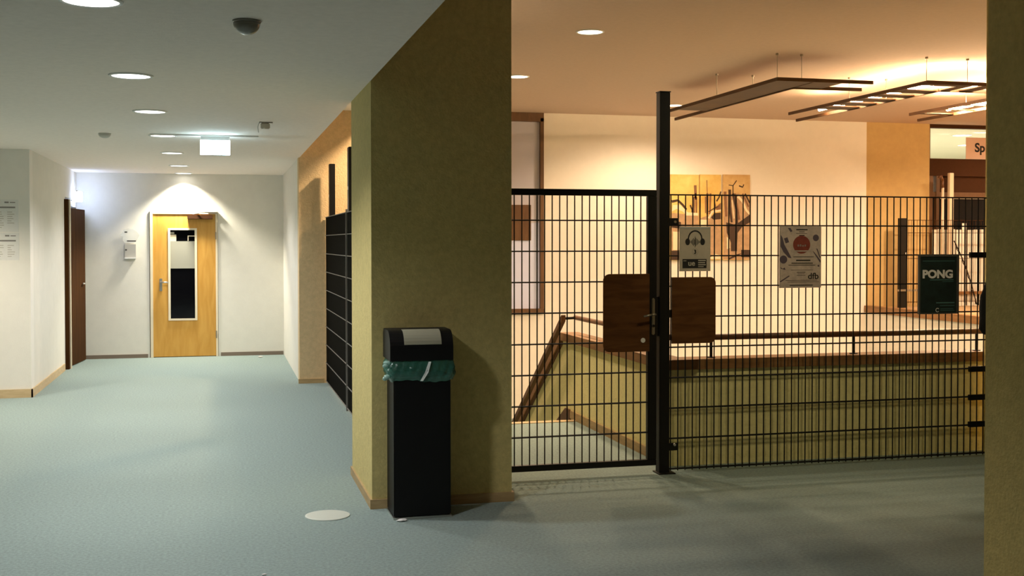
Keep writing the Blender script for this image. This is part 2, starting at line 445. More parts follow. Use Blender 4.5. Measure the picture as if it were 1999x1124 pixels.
def board(x0, x1, z0, z1, y, th, rad_c, corners, name, parent, m='brown_board'):
    pts = []
    def arc(cx, cz, a0, on):
        if on:
            for k in range(7):
                a = a0 + (pi / 2) * k / 6
                pts.append((cx + rad_c * cos(a), y, cz + rad_c * sin(a)))
        else:
            sx = 1 if cos(a0 + pi / 4) > 0 else -1; sz = 1 if sin(a0 + pi / 4) > 0 else -1
            pts.append((cx + sx * rad_c, y, cz + sz * rad_c))
    arc(x1 - rad_c, z1 - rad_c, 0, 'tr' in corners)
    arc(x0 + rad_c, z1 - rad_c, pi / 2, 'tl' in corners)
    arc(x0 + rad_c, z0 + rad_c, pi, 'bl' in corners)
    arc(x1 - rad_c, z0 + rad_c, 3 * pi / 2, 'br' in corners)
    return MB().poly(pts, (0, th, 0)).build(name, m, parent)
gb = board(2.452, 2.775, 0.825, 1.343, YF - 0.024, 0.012, 0.045, ('tl', 'bl'), 'board', gate)
tag(gb, 'brown board with rounded left corners behind the gate handle')
wd = MB()
wd.lathe([(0.0, 0), (0.016, 0), (0.016, 0.003), (0.0, 0.003)], (0, 0, 0), 20)
o = wd.build('washer', 'white_paint', gate)
o.data.transform(Matrix.Translation((2.729, YF - 0.024, 0.900)) @ Matrix.Rotation(pi / 2, 4, 'X'))
# lock plate and lever
MB().box(2.791, 2.812, YF - 0.032, YF - 0.02, 0.935, 1.18, 0.005).build('handle_plate', 'dull_steel', gate)
lv = MB().path([(2.801, YF - 0.032, 1.073), (2.801, YF - 0.07, 1.073), (2.775, YF - 0.075, 1.073), (2.715, YF - 0.075, 1.063)], 0.007, 8)
lv.build('lever', 'dull_steel', gate, True)
MB().tube((2.801, YF - 0.036, 0.995), (2.801, YF - 0.03, 0.995), 0.009, 12).build('keyhole', 'black_steel', gate)
for z in (0.35, 1.6):
    MB().tube((gx0 - 0.018, YF, z - 0.05), (gx0 - 0.018, YF, z + 0.05), 0.012, 10).box(1.69, gx0, YF - 0.008, YF + 0.008, z - 0.03, z + 0.03).build('hinge', 'black_steel', gate)

# ------------------------------------------------------------------ mesh fence
fence = thing('mesh_fence', (2.88, YF, 0), 'tall black post with a long mesh fence panel to its right, shielding the stairwell', 'fence')
MB().box(2.845, 2.918, YF - 0.03, YF + 0.04, 0, 2.553, 0.003).box(2.842, 2.921, YF - 0.033, YF + 0.043, 2.553, 2.56).build('post', 'black_steel', fence)
MB().box(2.831, 2.845, YF - 0.015, YF + 0.03, 0.925, 1.19).build('lock_case', 'black_steel', fence)
MB().box(2.832, 2.95, YF - 0.06, YF + 0.06, 0, 0.008).build('foot_plate', 'black_steel', fence)
frows = [1.872 - 0.2052 * k for k in range(10)]
v, h = mesh_panel(2.936, 5.42, 0.0527, frows, YF, 0.012, 1.876)
v.build('vertical_wires', 'wire', fence); h.build('double_crossbars', 'wire', fence)
fb = board(2.936, 3.252, 0.872, 1.318, YF - 0.024, 0.012, 0.04, ('tr', 'br'), 'board', fence)
tag(fb, 'brown board with rounded right corners beside the post')
for z in (1.69, 1.075, 0.175):
    MB().box(2.918, 2.985, YF - 0.012, YF + 0.004, z - 0.025, z + 0.025, 0.003).build('bracket', 'black_steel', fence)
for z in (0.635, 0.43, 0.235, 1.46):
    MB().box(5.24, 5.44, YF - 0.012, YF + 0.012, z - 0.02, z + 0.02, 0.003).build('bracket', 'black_steel', fence)
for z in (1.69, 0.19):
    MB().tube((2.96, YF - 0.02, z), (2.96, YF - 0.012, z), 0.010, 6).build('bolt', 'steel', fence)

# ------------------------------------------------------------------ posters on the fence
def ybars(lines, y, th=0.001):
    m = MB()
    for (x0, x1, z0, z1) in lines: m.box(x0, x1, y - th, y, z0, z1)
    return m
def ring(cx, y, cz, r0, r1, a0=0.0, a1=2 * pi, seg=32, th=0.0015, sx=1.0, sz=1.0):
    m = MB()
    for k in range(seg):
        a = a0 + (a1 - a0) * k / seg; b = a0 + (a1 - a0) * (k + 1) / seg
        pts = [(cx + sx * r0 * cos(a), y, cz + sz * r0 * sin(a)), (cx + sx * r1 * cos(a), y, cz + sz * r1 * sin(a)),
               (cx + sx * r1 * cos(b), y, cz + sz * r1 * sin(b)), (cx + sx * r0 * cos(b), y, cz + sz * r0 * sin(b))]
        if r0 < 1e-6: pts = pts[:3]
        vs = [m.bm.verts.new(p) for p in pts]
        m.bm.faces.new(vs)
    bmesh.ops.remove_doubles(m.bm, verts=m.bm.verts, dist=1e-6)
    r = bmesh.ops.extrude_face_region(m.bm, geom=m.bm.faces[:])
    bmesh.ops.translate(m.bm, verts=[g_ for g_ in r['geom'] if isinstance(g_, bmesh.types.BMVert)], vec=(0, -th, 0))
    bmesh.ops.recalc_face_normals(m.bm, faces=m.bm.faces)
    return m
yp = YF - 0.019
p1 = thing('headphone_notice', (3.10, yp, 1.36), 'grey paper notice with a black headphone symbol hanging on the fence above the brown board', 'notice')
MB().box(2.989, 3.215, yp, yp + 0.0015, 1.358, 1.657).build('sheet', 'grey_paper', p1)
ic = ring(3.103, yp, 1.575, 0.044, 0.053, 0.0, pi, 24, 0.001, 1.0, 1.12)
ic.box(3.050, 3.059, yp - 0.001, yp, 1.545, 1.576); ic.box(3.147, 3.156, yp - 0.001, yp, 1.545, 1.576)
for cx_ in (3.049, 3.157):
    pts = [(cx_ + 0.017 * cos(2 * pi * k / 16), yp, 1.556 + 0.023 * sin(2 * pi * k / 16)) for k in range(16)]
    ic.poly(pts, (0, -0.0012, 0))
ic.build('headphone_symbol', 'ink', p1)
wv = [(-.030, .008), (-.024, .012), (-.018, .020), (-.011, .026), (-.004, .018), (0, .037), (.005, .028), (.012, .022), (.019, .016), (.026, .010), (.032, .006)]
ybars([(3.103 + d - 0.0016, 3.103 + d + 0.0016, 1.555 - hh, 1.555 + hh) for d, hh in wv], yp).build('sound_wave', 'ink', p1)
text('numeral', '3', 0.038, (3.103, yp - 0.001, 1.487), 'ink', p1, 0.0015, 0.0005)
ring(3.103, yp, 1.489, 0.021, 0.0225, 0, 2 * pi, 24, 0.0006).build('numeral_ring', 'ink_grey', p1)
MB().box(3.012, 3.186, yp - 0.001, yp, 1.378, 1.440).build('label_box', 'ink', p1)
text('lettering', 'ue', 0.052, (3.077, yp - 0.0015, 1.411), 'grey_paper', p1, 0.001, 0.0005)
ybars([(3.125, 3.18, 1.426, 1.434), (3.125, 3.175, 1.412, 1.419), (3.125, 3.18, 1.398, 1.405), (3.125, 3.165, 1.386, 1.391), (3.018, 3.04, 1.426, 1.430)], yp - 0.001, 0.0006).build('small_print', 'grey_paper', p1)
MB().box(2.989, 3.215, yp - 0.003, yp, 1.646, 1.660).build('clear_tape', 'acrylic', p1)

p2 = thing('event_poster', (3.885, yp, 1.24), 'mottled grey-pink poster with a dark red disc hanging in the middle of the fence', 'poster')
X0, X1, Z0, Z1 = 3.725, 4.044, 1.238, 1.664
MB().box(X0, X1, yp, yp + 0.0015, Z0, Z1).build('sheet', 'poster_paper', p2)
U = lambda u: X0 + u * (X1 - X0)
V = lambda v_: Z1 - v_ * (Z1 - Z0)
ring(U(.53), yp, V(.30), 0.0, 0.062, 0, 2 * pi, 32, 0.001, 1.05, 1.0).build('red_disc', 'ink_red', p2)
MB().box(U(.36), U(.76), yp - 0.0014, yp - 0.001, V(.415), V(.392)).build('disc_band', 'poster_paper', p2)
ybars([(U(.43), U(.47), V(.33), V(.30)), (U(.49), U(.52), V(.33), V(.295)), (U(.54), U(.58), V(.33), V(.31)), (U(.60), U(.63), V(.33), V(.30))], yp - 0.001, 0.0005).build('disc_lettering', 'ink_grey', p2)
ln = [(U(.40), U(.67), V(.067), V(.048)), (U(.47), U(.60), V(.098), V(.088)), (U(.40), U(.66), V(.124), V(.117)), (U(.47), U(.60), V(.157), V(.145)),
      (U(.33), U(.82), V(.502), V(.494)), (U(.40), U(.74), V(.565), V(.545)), (U(.29), U(.80), V(.608), V(.594)), (U(.22), U(.86), V(.637), V(.628)),
      (U(.28), U(.80), V(.715), V(.709)), (U(.42), U(.62), V(.752), V(.744)), (U(.44), U(.60), V(.775), V(.769)), (U(.42), U(.62), V(.803), V(.797)),
      (U(.15), U(.90), V(.882), V(.876)), (U(.20), U(.95), V(.907), V(.901)), (U(.25), U(.80), V(.965), V(.951))]
ybars(ln, yp, 0.0008).build('small_print', 'ink', p2)
text('logo', 'dfb', 0.060, (U(.81), yp - 0.001, V(.815)), 'ink', p2, 0.001, 0.0005, xs=1.1)
sh = None
def blob(m_, pts, y, th=-0.0008): MB().poly([(U(a), y, V(b)) for a, b in pts], (0, th, 0)).build('brush_shape', 'ink_violet', p2)
blob(sh, [(.20, .03), (.26, .03), (.31, .08), (.27, .10)], yp)
blob(sh, [(.03, .14), (.07, .18), (.12, .30), (.24, .45), (.29, .52), (.22, .51), (.10, .42), (.03, .33)], yp)
blob(sh, [(.79, .40), (.83, .42), (.99, .56), (.98, .60)], yp)
blob(sh, [(.88, .36), (.91, .37), (.99, .52), (.96, .51)], yp)
blob(sh, [(.11, .20), (.19, .18), (.23, .26), (.15, .28)], yp)
blob(sh, [(.02, .89), (.23, .80), (.25, .81), (.03, .91)], yp)
blob(sh, [(.03, .66), (.08, .69), (.13, .67), (.15, .71), (.10, .70), (.04, .69)], yp)
blob(sh, [(.91, .63), (.95, .63), (.96, .66), (.92, .66)], yp)
ring(U(.87), yp, V(.19), 0.0, 0.023, 0, 2 * pi, 20, 0.0008).build('dark_dot', 'ink_violet', p2)
ring(U(.10), yp, V(.54), 0.0, 0.028, 0, 2 * pi, 20, 0.0007).build('violet_dot', 'ink_violet', p2)

yp = YF - 0.024
p3 = thing('framed_poster', (4.965, yp, 1.04), 'dark framed poster reading PONG hanging on the right end of the fence', 'poster')
X0, X1, Z0, Z1 = 4.805, 5.124, 1.040, 1.464
MB().box(X0, X1, yp + 0.002, yp + 0.008, Z0, Z1).build('backing', 'bin_black', p3)
fr = MB().box(X0, X0 + 0.014, yp - 0.006, yp + 0.002, Z0, Z1).box(X1 - 0.008, X1, yp - 0.006, yp + 0.002, Z0, Z1)
fr.box(X0 + 0.014, X1 - 0.008, yp - 0.006, yp + 0.002, Z1 - 0.014, Z1).box(X0 + 0.014, X1 - 0.008, yp - 0.006, yp + 0.002, Z0, Z0 + 0.008)
fr.build('frame', 'pong_frame', p3)
MB().box(X0 + 0.014, X1 - 0.008, yp, yp + 0.002, Z0 + 0.008, Z1 - 0.014).build('print', 'pong_bg', p3)
text('lettering', 'PONG', 0.078, (4.962, yp - 0.001, 1.322), 'pong_text', p3, 0.0035, 0.0007, xs=1.12)
ybars([(4.90, 5.09, 1.281, 1.287), (4.84, 5.10, 1.416, 1.420), (4.95, 5.10, 1.116, 1.124), (4.98, 5.10, 1.098, 1.102), (5.0, 5.09, 1.27, 1.273)], yp - 0.001, 0.0005).build('small_print', 'pong_teal', p3)
ring(4.962, yp, 1.068, 0.011, 0.015, 0.6, 2 * pi - 0.6, 20, 0.0007).build('badge', 'pong_text', p3)
ybars([(4.985, 5.09, 1.074, 1.078), (4.985, 5.10, 1.062, 1.066)], yp - 0.001, 0.0005).build('footer_print', 'pong_teal', p3)

# dark jacket-like bag hanging at the fence end
bg = MB()
prof = [(0.0, 1.36), (0.018, 1.35), (0.03, 1.30), (0.05, 1.24), (0.075, 1.16), (0.092, 1.08), (0.095, 1.0), (0.085, 0.93), (0.05, 0.89), (0.0, 0.885)]
bg.lathe([(a * 1.0, b) for a, b in reversed(prof)], (0, 0, 0), 20)
o = bg.build('hanging_bag', 'fabric_black', None, True)
for vtx in o.data.vertices:
    vtx.co.y *= 0.45; vtx.co.x *= 1.0 + 0.12 * sin(vtx.co.z * 23)
    vtx.co.x += 5.36; vtx.co.y += YF - 0.075
tag(o, 'black fabric bag hanging at the right end of the fence beside the column', 'bag')

# ------------------------------------------------------------------ litter bin
bx0, bx1, by0, by1 = 0.934, 1.258, 6.385, 6.655
bn = thing('litter_bin', ((bx0 + bx1) / 2, (by0 + by1) / 2, 0), 'tall black litter bin with hooded lid and green liner in front of the olive pillar', 'litter bin')
MB().box(bx0, bx1, by0, by1, 0.012, 0.80, 0.006).build('body', 'bin_black', bn)
MB().box(bx0 - 0.004, bx1 + 0.004, by0 - 0.004, by1 + 0.003, 0.0, 0.012).build('base_rim', 'steel', bn)
# hood: side profile in YZ, extruded along X
hx0, hx1 = bx0 - 0.022, bx1 + 0.012
prof = [(by1 + 0.0, 0.892), (by0 - 0.018, 0.892), (by0 - 0.018, 0.935)]
for k in range(9):
    a = pi - (pi / 2) * k / 8
    prof.append((by0 + 0.085 + 0.103 * cos(a), 0.958 + 0.100 * sin(a)))
prof += [(by1 - 0.02, 1.058), (by1 + 0.0, 1.03)]
MB().poly([(hx0, y, z) for y, z in prof], (hx1 - hx0, 0, 0)).build('hood', 'bin_black', bn)
fp = MB()
arc = []
for k in range(9):
    a = pi * 0.93 - (pi * 0.50) * k / 8
    arc.append((by0 + 0.085 + 0.103 * cos(a), 0.958 + 0.100 * sin(a)))
outer = [(y - 0.004, z + 0.003) for y, z in arc]
f_x0, f_x1 = 0.992, 1.203
fp.poly([(f_x0, y, z) for y, z in outer] + [(f_x0, y + 0.006, z - 0.004) for y, z in reversed(arc)], (f_x1 - f_x0, 0, 0))
fp.build('flap', 'flap', bn)
# liner folded over the body rim
lb = bmesh.new()
N = 96
per = []
def rect_pt(t, ex):
    x0, x1, y0, y1 = bx0 - ex, bx1 + ex, by0 - ex, by1 + min(ex, 0.01)
    W_, D_ = x1 - x0, y1 - y0; P_ = 2 * (W_ + D_); s_ = t * P_
    if s_ < W_: return (x0 + s_, y0)
    s_ -= W_
    if s_ < D_: return (x1, y0 + s_)
    s_ -= D_
    if s_ < W_: return (x1 - s_, y1)
    s_ -= W_
    return (x0, y1 - s_)
rg = []
for j in range(9):
    q = j / 8
    row = []
    for i in range(N):
        t = i / N
        ex = 0.008 + 0.016 * sin(q * pi) * (0.6 + 0.6 * sin(i * 1.9 + j)) + random.uniform(0, 0.004)
        x, y = rect_pt(t, max(0.003, ex))
        zb = 0.776 + 0.007 * sin(i * 0.26) + 0.003 * sin(i * 1.3)
        z = 0.895 * (1 - q) + zb * q + random.uniform(-0.002, 0.002)
        row.append(lb.verts.new((x, y, z)))
    rg.append(row)
for a, b in zip(rg[:-1], rg[1:]):
    for i in range(N):
        lb.faces.new((a[i], a[(i + 1) % N], b[(i + 1) % N], b[i]))
lm = MB(); lm.bm.free(); lm.bm = lb
ln_ = lm.build('liner', 'liner', bn, True)
kn = MB()
for (x, y, z, r_) in [(0.905, 6.42, 0.875, 0.017), (0.893, 6.40, 0.862, 0.013), (0.90, 6.41, 0.802, 0.015), (0.888, 6.40, 0.792, 0.012), (0.915, 6.40, 0.84, 0.010)]:
    bmesh.ops.create_icosphere(kn.bm, subdivisions=2, radius=r_, matrix=Matrix.Translation((x, y, z)) @ Matrix.Diagonal((1.4, 0.8, 0.8, 1)))
for vtx in kn.bm.verts: vtx.co += Vector((random.uniform(-.004, .004), random.uniform(-.004, .004), random.uniform(-.004, .004)))
kk = kn.build('knotted_corner', mat('crumpled_film', (0.34, 0.55, 0.47), 0.25, alpha=0.85, spec=0.8), ln_, True)
sk = MB().poly([(1.128, by0 - 0.024, 0.885), (1.142, by0 - 0.026, 0.885), (1.125, by0 - 0.03, 0.825), (1.095, by0 - 0.028, 0.778), (1.080, by0 - 0.026, 0.778), (1.106, by0 - 0.03, 0.825)], (0, 0.003, 0))
tag(sk.build('shiny_fold', mat('shiny_fold_film', (0.85, 0.88, 0.85), 0.15), ln_), 'whitish shiny fold of the liner')

scr = MB()
bmesh.ops.create_icosphere(scr.bm, subdivisions=2, radius=0.02, matrix=Matrix.Translation((0.972, 6.345, 0.008)) @ Matrix.Diagonal((1.5, 0.9, 0.35, 1)))
for vtx in scr.bm.verts: vtx.co.z = max(0.0, vtx.co.z + random.uniform(-.003, .003)); vtx.co.x += random.uniform(-.004, .004)
tag(scr.build('paper_scrap', 'paper'), 'crumpled white paper scrap at the foot of the litter bin', 'scrap')
scr = MB()
bmesh.ops.create_icosphere(scr.bm, subdivisions=2, radius=0.02, matrix=Matrix.Translation((0.52, 15.95, 0.010)) @ Matrix.Diagonal((1.7, 0.9, 0.5, 1)))
tag(scr.build('paper_scrap', 'paper'), 'tiny white scrap on the carpet near the corridor end wall', 'scrap')
scr = MB()
bmesh.ops.create_icosphere(scr.bm, subdivisions=2, radius=0.008, matrix=Matrix.Translation((0.19, 5.47, 0.004)) @ Matrix.Diagonal((1.5, 0.9, 0.5, 1)))
tag(scr.build('paper_scrap', 'paper'), 'white crumb at the bottom edge of the view on the carpet', 'scrap')

dd = thing('floor_disc', (0.582, 6.578, 0), 'round pale metal floor cover left of the litter bin', 'floor cover')
MB().lathe([(0.0, 0.0), (0.117, 0.0), (0.117, 0.004), (0.0, 0.004)], (0.582, 6.578, 0), 48).build('plate', 'disc', dd)
rr = MB().lathe([(0.117, 0.0), (0.126, 0.0), (0.126, 0.005), (0.117, 0.006)], (0.582, 6.578, 0), 48)
rr.build('rim', 'disc_rim', dd)

# ------------------------------------------------------------------ black panelled fence between the pillars
bf = thing('panelled_fence', (1.14, 10.3, 0), 'black panelled mesh fence with tall posts between the near pillar and the tan wall end', 'fence')
for (y0, y1) in ((7.74, 10.64), (10.67, 12.86)):
    MB().box(1.132, 1.150, y0, y1, 0.02, 1.835).build('black_panel', 'panel_black', bf)
    h = MB()
    for k in range(10):
        z = 1.832 - 0.2005 * k
        h.tube((1.127, y0, z), (1.127, y1, z), 0.0045, 6)
    h.build('crossbars', 'panel_wire', bf)
MB().box(1.118, 1.135, 10.645, 10.665, 0, 1.86).build('edge_strip', 'panel_wire', bf)
for (y, zt) in ((12.70, 2.41), (10.78, 2.44)):
    MB().box(1.155, 1.215, y - 0.06, y + 0.06, 0, zt, 0.003).build('post', 'black_steel', bf)
    MB().tube((1.15, y - 0.01, 2.06), (1.156, y - 0.01, 2.06), 0.016, 10).build('screw', 'white_paint', bf)

# ------------------------------------------------------------------ corridor end: door_1
d1 = thing('door_1', (-0.48, YB, 0), 'honey wood door with tall narrow window in the corridor end wall', 'door', kind='structure')
dx0, dx1, dz1 = -0.885, -0.062, 1.945
lf = MB()
wx0, wx1, wz0, wz1 = -0.665, -0.330, 0.520, 1.730
yl0, yl1 = YB - 0.005, YB + 0.04
lf.box(dx0, wx0, yl0, yl1, 0.008, dz1).box(wx1, dx1, yl0, yl1, 0.008, dz1)
lf.box(wx0, wx1, yl0, yl1, 0.008, wz0).box(wx0, wx1, yl0, yl1, wz1, dz1)
leaf = lf.build('leaf', 'door_wood', d1)
fr = MB().box(dx0 - 0.035, dx0, YB - 0.018, YB + 0.09, 0, dz1 + 0.035).box(dx1, dx1 + 0.028, YB - 0.018, YB + 0.09, 0, dz1 + 0.035)
fr.box(dx0, dx1, YB - 0.018, YB + 0.09, dz1, dz1 + 0.035)
fr.build('frame', 'cream_frame', d1)
wf = MB()
e = 0.022
wf.box(wx0 - e, wx0 + 0.008, yl0 - 0.012, yl0, wz0 - e, wz1 + e).box(wx1 - 0.008, wx1 + e, yl0 - 0.012, yl0, wz0 - e, wz1 + e)
wf.box(wx0 + 0.008, wx1 - 0.008, yl0 - 0.012, yl0, wz0 - e, wz0 + 0.004).box(wx0 + 0.008, wx1 - 0.008, yl0 - 0.012, yl0, wz1 - 0.004, wz1 + e)
wf.build('window_bead', 'cream_frame', d1)
MB().box(wx0, wx1, yl0 + 0.02, yl0 + 0.026, wz0, wz1).build('pane', 'glass_black', d1)
MB().box(wx0 + 0.005, wx1 - 0.005, yl0 + 0.014, yl0 + 0.019, 1.205, 1.575).build('frosted_film', 'frost', d1)
MB().box(wx0 + 0.008, wx0 + 0.085, yl0 + 0.014, yl0 + 0.019, 1.575, 1.665).box(wx1 - 0.10, wx1 - 0.006, yl0 + 0.014, yl0 + 0.019, 1.64, 1.652).box(wx1 - 0.10, wx1 - 0.09, yl0 + 0.014, yl0 + 0.019, 1.58, 1.64).build('pane_reflection', 'cream_frame', d1)  # flat pale shapes standing in for room reflections on the glass
MB().box(wx0 + 0.008, wx0 + 0.06, yl0 + 0.012, yl0 + 0.014, 1.672, 1.70).build('grey_pane_reflection', 'frost', d1)  # small grey piece of the same painted reflection
hd = MB().box(-0.80, -0.765, yl0 - 0.010, yl0, 0.90, 1.07, 0.003)
hp = hd.build('handle', 'steel', d1)
MB().path([(-0.782, yl0 - 0.01, 1.02), (-0.782, yl0 - 0.055, 1.02), (-0.68, yl0 - 0.055, 1.018)], 0.011, 8).build('lever', 'steel', hp, True)
cl = MB().box(-0.43, -0.10, yl0 - 0.075, yl0, 1.875, 1.93, 0.004)
clo = cl.build('door_closer', 'brown_panel', d1)
MB().path([(-0.36, yl0 - 0.04, 1.94), (-0.20, yl0 - 0.14, 1.965), (-0.06, yl0 - 0.05, 1.965)], 0.008, 6).box(-0.16, -0.03, yl0 - 0.05, yl0 - 0.013, 1.955, 1.975).build('closer_arm', 'dull_steel', clo)
for z in (0.30, 1.65):
    MB().tube((dx1 + 0.004, YB - 0.024, z - 0.05), (dx1 + 0.004, YB - 0.024, z + 0.05), 0.009, 8).build('hinge', 'dull_steel', d1)

# signs beside door_1
s1 = thing('door_sign', (-1.178, YB, 1.64), 'clear rounded acrylic sign on the end wall left of the honey door', 'sign')
pts = [(-1.30, 1.665), (-1.255, 1.728), (-1.20, 1.745), (-1.14, 1.738), (-1.085, 1.70), (-1.055, 1.655), (-1.10, 1.565), (-1.13, 1.55), (-1.24, 1.55), (-1.27, 1.60), (-1.265, 1.63)]
MB().poly([(x, YB - 0.03, z) for x, z in pts], (0, 0.004, 0)).build('plate', 'acrylic', s1)
for z in (1.57, 1.72): MB().tube((-1.18, YB - 0.026, z), (-1.18, YB, z), 0.006).build('spacer', 'steel', s1)
ybars([(-1.245, -1.21, 1.690, 1.706), (-1.215, -1.10, 1.572, 1.586)], YB - 0.030, 0.001).build('small_print', 'ink', s1)
s2 = thing('notice_holder', (-1.17, YB, 1.34), 'grey notice holder on the end wall below the clear sign', 'notice holder')
MB().box(-1.245, -1.10, YB - 0.035, YB, 1.345, 1.535, 0.003).build('plate', 'grey_plate', s2)
MB().box(-1.245, -1.10, YB - 0.055, YB - 0.035, 1.340, 1.355, 0.002).build('lip', 'white_paint', s2)
ybars([(-1.238, -1.215, 1.450, 1.468)], YB - 0.035, 0.001).build('mark', 'ink', s2)

# ------------------------------------------------------------------ left wall: door_2 and timetables
d2 = thing('door_2', (-1.87, 15.2, 0), 'dark brown door standing slightly ajar in the left corridor wall', 'door', kind='structure')
MB().box(-1.86, -1.803, 15.02, 15.10, 0, 2.09, 0.003).build('frame', 'dark_door', d2)
MB().box(-1.86, -1.79, 15.10, 15.16, 0, 2.09).build('frame_edge', 'cream_frame', d2)
MB().box(-1.86, -1.845, 15.16, 16.24, 2.02, 2.09).build('frame_head', 'white_paint', d2)
lf2 = MB().box(0, 0.045, 0, 0.78, 0.008, 1.99, 0.002).build('leaf', 'dark_door', d2)
lf2.data.transform(Matrix.Translation((-1.862, 15.42, 0)) @ Matrix.Rotation(rad(-6), 4, 'Z'))
MB().path([(-1.78, 16.05, 1.02), (-1.73, 16.05, 1.02), (-1.735, 15.95, 1.02)], 0.01, 8).build('lever', 'steel', d2, True)

def timetable(z0, z1, x0, x1, label):
    t = thing('timetable', ((x0 + x1) / 2, 12.4, z0), label, 'timetable', 'timetables on the left wall')
    yy = 12.4 - 0.002
    MB().box(x0, x1, yy - 0.001, yy + 0.001, z0, z1).build('sheet', 'paper', t)
    L = [(x0, x1 - 0.03, z1 - 0.085, z1 - 0.07), (x1 - 0.13, x1 - 0.09, z1 - 0.035, z1 - 0.02), (x1 - 0.08, x1 - 0.03, z1 - 0.033, z1 - 0.024)]
    ybars(L, yy - 0.001, 0.0006).build('header_print', 'ink_grey', t)
    S = []
    rnd = random.Random(int(z0 * 100))
    cx_ = x0 + 0.02
    while cx_ < x1 - 0.06:
        for k in range(int((z1 - z0 - 0.14) / 0.022)):
            if rnd.random() < 0.72:
                S.append((cx_, cx_ + rnd.uniform(0.03, 0.075), z1 - 0.12 - 0.022 * k - 0.008, z1 - 0.12 - 0.022 * k))
        cx_ += 0.105
    ybars(S, yy - 0.001, 0.0005).build('column_print', mat('faint_ink', (0.50, 0.46, 0.40), 0.8), t)
    return t
timetable(1.662, 1.985, -2.50, -1.955, 'upper of two printed timetable sheets on the cream left wall')
timetable(1.38, 1.652, -2.50, -1.952, 'lower of two printed timetable sheets on the cream left wall')

# ------------------------------------------------------------------ escape signs
es = thing('escape_sign', (-0.04, 10.41, CL), 'large glowing white escape sign box hanging from the corridor ceiling', 'escape sign')
MB().box(-0.58, 0.33, 10.37, 10.40, CL - 0.012, CL).build('mounting_rail', 'white_paint', es)
MB().box(-0.160, 0.084, 10.39, 10.43, CL - 0.045, CL, 0.003).build('ceiling_housing', 'white_paint', es)
MB().box(-0.163, 0.087, 10.392, 10.428, 2.317, 2.447, 0.003).build('lit_box', 'sign', es)
MB().box(0.087, 0.090, 10.39, 10.43, 2.314, 2.447).box(-0.163, 0.090, 10.39, 10.43, 2.312, 2.317).build('edge_frame', 'dull_steel', es)
e2 = thing('wall_escape_sign', (-1.80, 15.7, 2.1), 'small glowing bluish light on the left wall beside the corridor corner', 'escape sign')
MB().box(-1.85, -1.80, 15.84, 16.02, 2.09, 2.22, 0.003).build('lit_face', 'sign2', e2)
MB().box(-1.80, -1.79, 15.84, 16.02, 2.09, 2.235, 0.002).build('housing', 'dull_steel', e2)
MB().box(-1.79, -1.745, 15.84, 16.02, 2.09, 2.22, 0.003).build('lit_face', 'sign2', e2)

# ------------------------------------------------------------------ ceiling downlights
def downlight(loc, label, group, R_, lens, ringmat, watts, color, cone, blend, first=None):
    x, y, z = loc
    t = thing('ceiling_downlight', loc, label, 'ceiling light', group)
    m = MB().lathe([(R_, 0.0), (R_ + 0.014, 0.0), (R_ + 0.012, -0.006), (R_, -0.009), (R_ - 0.004, -0.004)], (x, y, z), 40)
    m.build('ring', ringmat, t, True)
    MB().lathe([(0.0, -0.001), (R_ - 0.004, -0.001), (R_ - 0.004, -0.004), (0.0, -0.004)], (x, y, z), 40).build('lens', lens, t)
    spot('lamp', (x, y, z - 0.02), watts, color, cone, blend, 0.09, t)
    return t
order = ['nearest, cut by the top edge', 'second from the camera', 'third from the camera', 'fourth, left of the escape sign', 'fifth, just behind the escape sign', 'sixth from the camera', 'last, close to the end wall']
ys = [4.75, 6.81, 8.62, 10.52, 12.52, 14.56]
for i, y in enumerate(ys):
    downlight((-0.48, y, CL), 'round white ceiling light in the corridor row, ' + order[i], 'corridor ceiling lights', 0.108, 'lamp_corr', 'white_paint', CORR_W, CORR_C, 146, 0.6)
downlight((-0.47, 16.12, CL), 'round white ceiling light in the corridor row, ' + order[6], 'corridor ceiling lights', 0.108, 'lamp_corr', 'white_paint', CORR_W * 2.2, (1, 0.93, 0.76), 118, 0.5)
for (x, y), lab in zip([(3.24, 9.93), (3.31, 12.79), (6.09, 14.95)],
                       ['round hall ceiling light, nearest, high above the gate', 'round hall ceiling light half hidden behind the olive pillar', 'round hall ceiling light beside the top of the tall post']):
    downlight((x, y, HC), lab, 'hall ceiling lights', 0.115, 'lamp_hall', 'white_paint', HALL_W, HALL_C, 160, 0.6)

# unseen fill lamps added in the foyer left of the corridor and behind the pillar
for x, y in [(-4.2, 9.0), (-2.75, 11.1)]:
    downlight((x, y, CL), 'added round white foyer fill light, unseen left of the corridor row', 'added foyer fill lights', 0.108, 'lamp_corr', 'white_paint', FOYER_FILL_W * (1.0 if x < -3 else 2.1), (1, 0.90, 0.74), 140, 0.6)
for x, y in [(1.95, 9.0), (2.15, 11.9)]:
    downlight((x, y, HC), 'added round hall fill light, unseen behind the olive pillar', 'added landing fill lights', 0.115, 'lamp_hall', 'white_paint', HALL_W * (0.55 if y < 10 else 1.5), (1.0, 0.82, 0.58) if y < 10 else HALL_C, 150, 0.6)
for x, y, q in [(10.6, 13.7, 1.7), (9.0, 11.6, 2.0), (12.3, 15.0, 0.6)]:  # unseen lamps added to brighten the right part of the back wall
    downlight((x, y, HC), 'added round hall fill light, unseen behind the right column', 'added right hall fill lights', 0.115, 'lamp_hall', 'white_paint', HALL_W * q, HALL_C, 160, 0.6)

t = downlight((3.7, 5.2, HC), 'added round fill spotlight, unseen above the view, tilted toward the mesh fence', 'added front hall fill lights', 0.115, 'lamp_hall', 'white_paint', 140, (1.0, 0.86, 0.52), 84, 1.0)  # added fill spot that brightens the parapet front behind the fence
for c_ in t.children:
    if c_.type == 'LIGHT': c_.rotation_euler = (rad(40), 0, rad(-6))

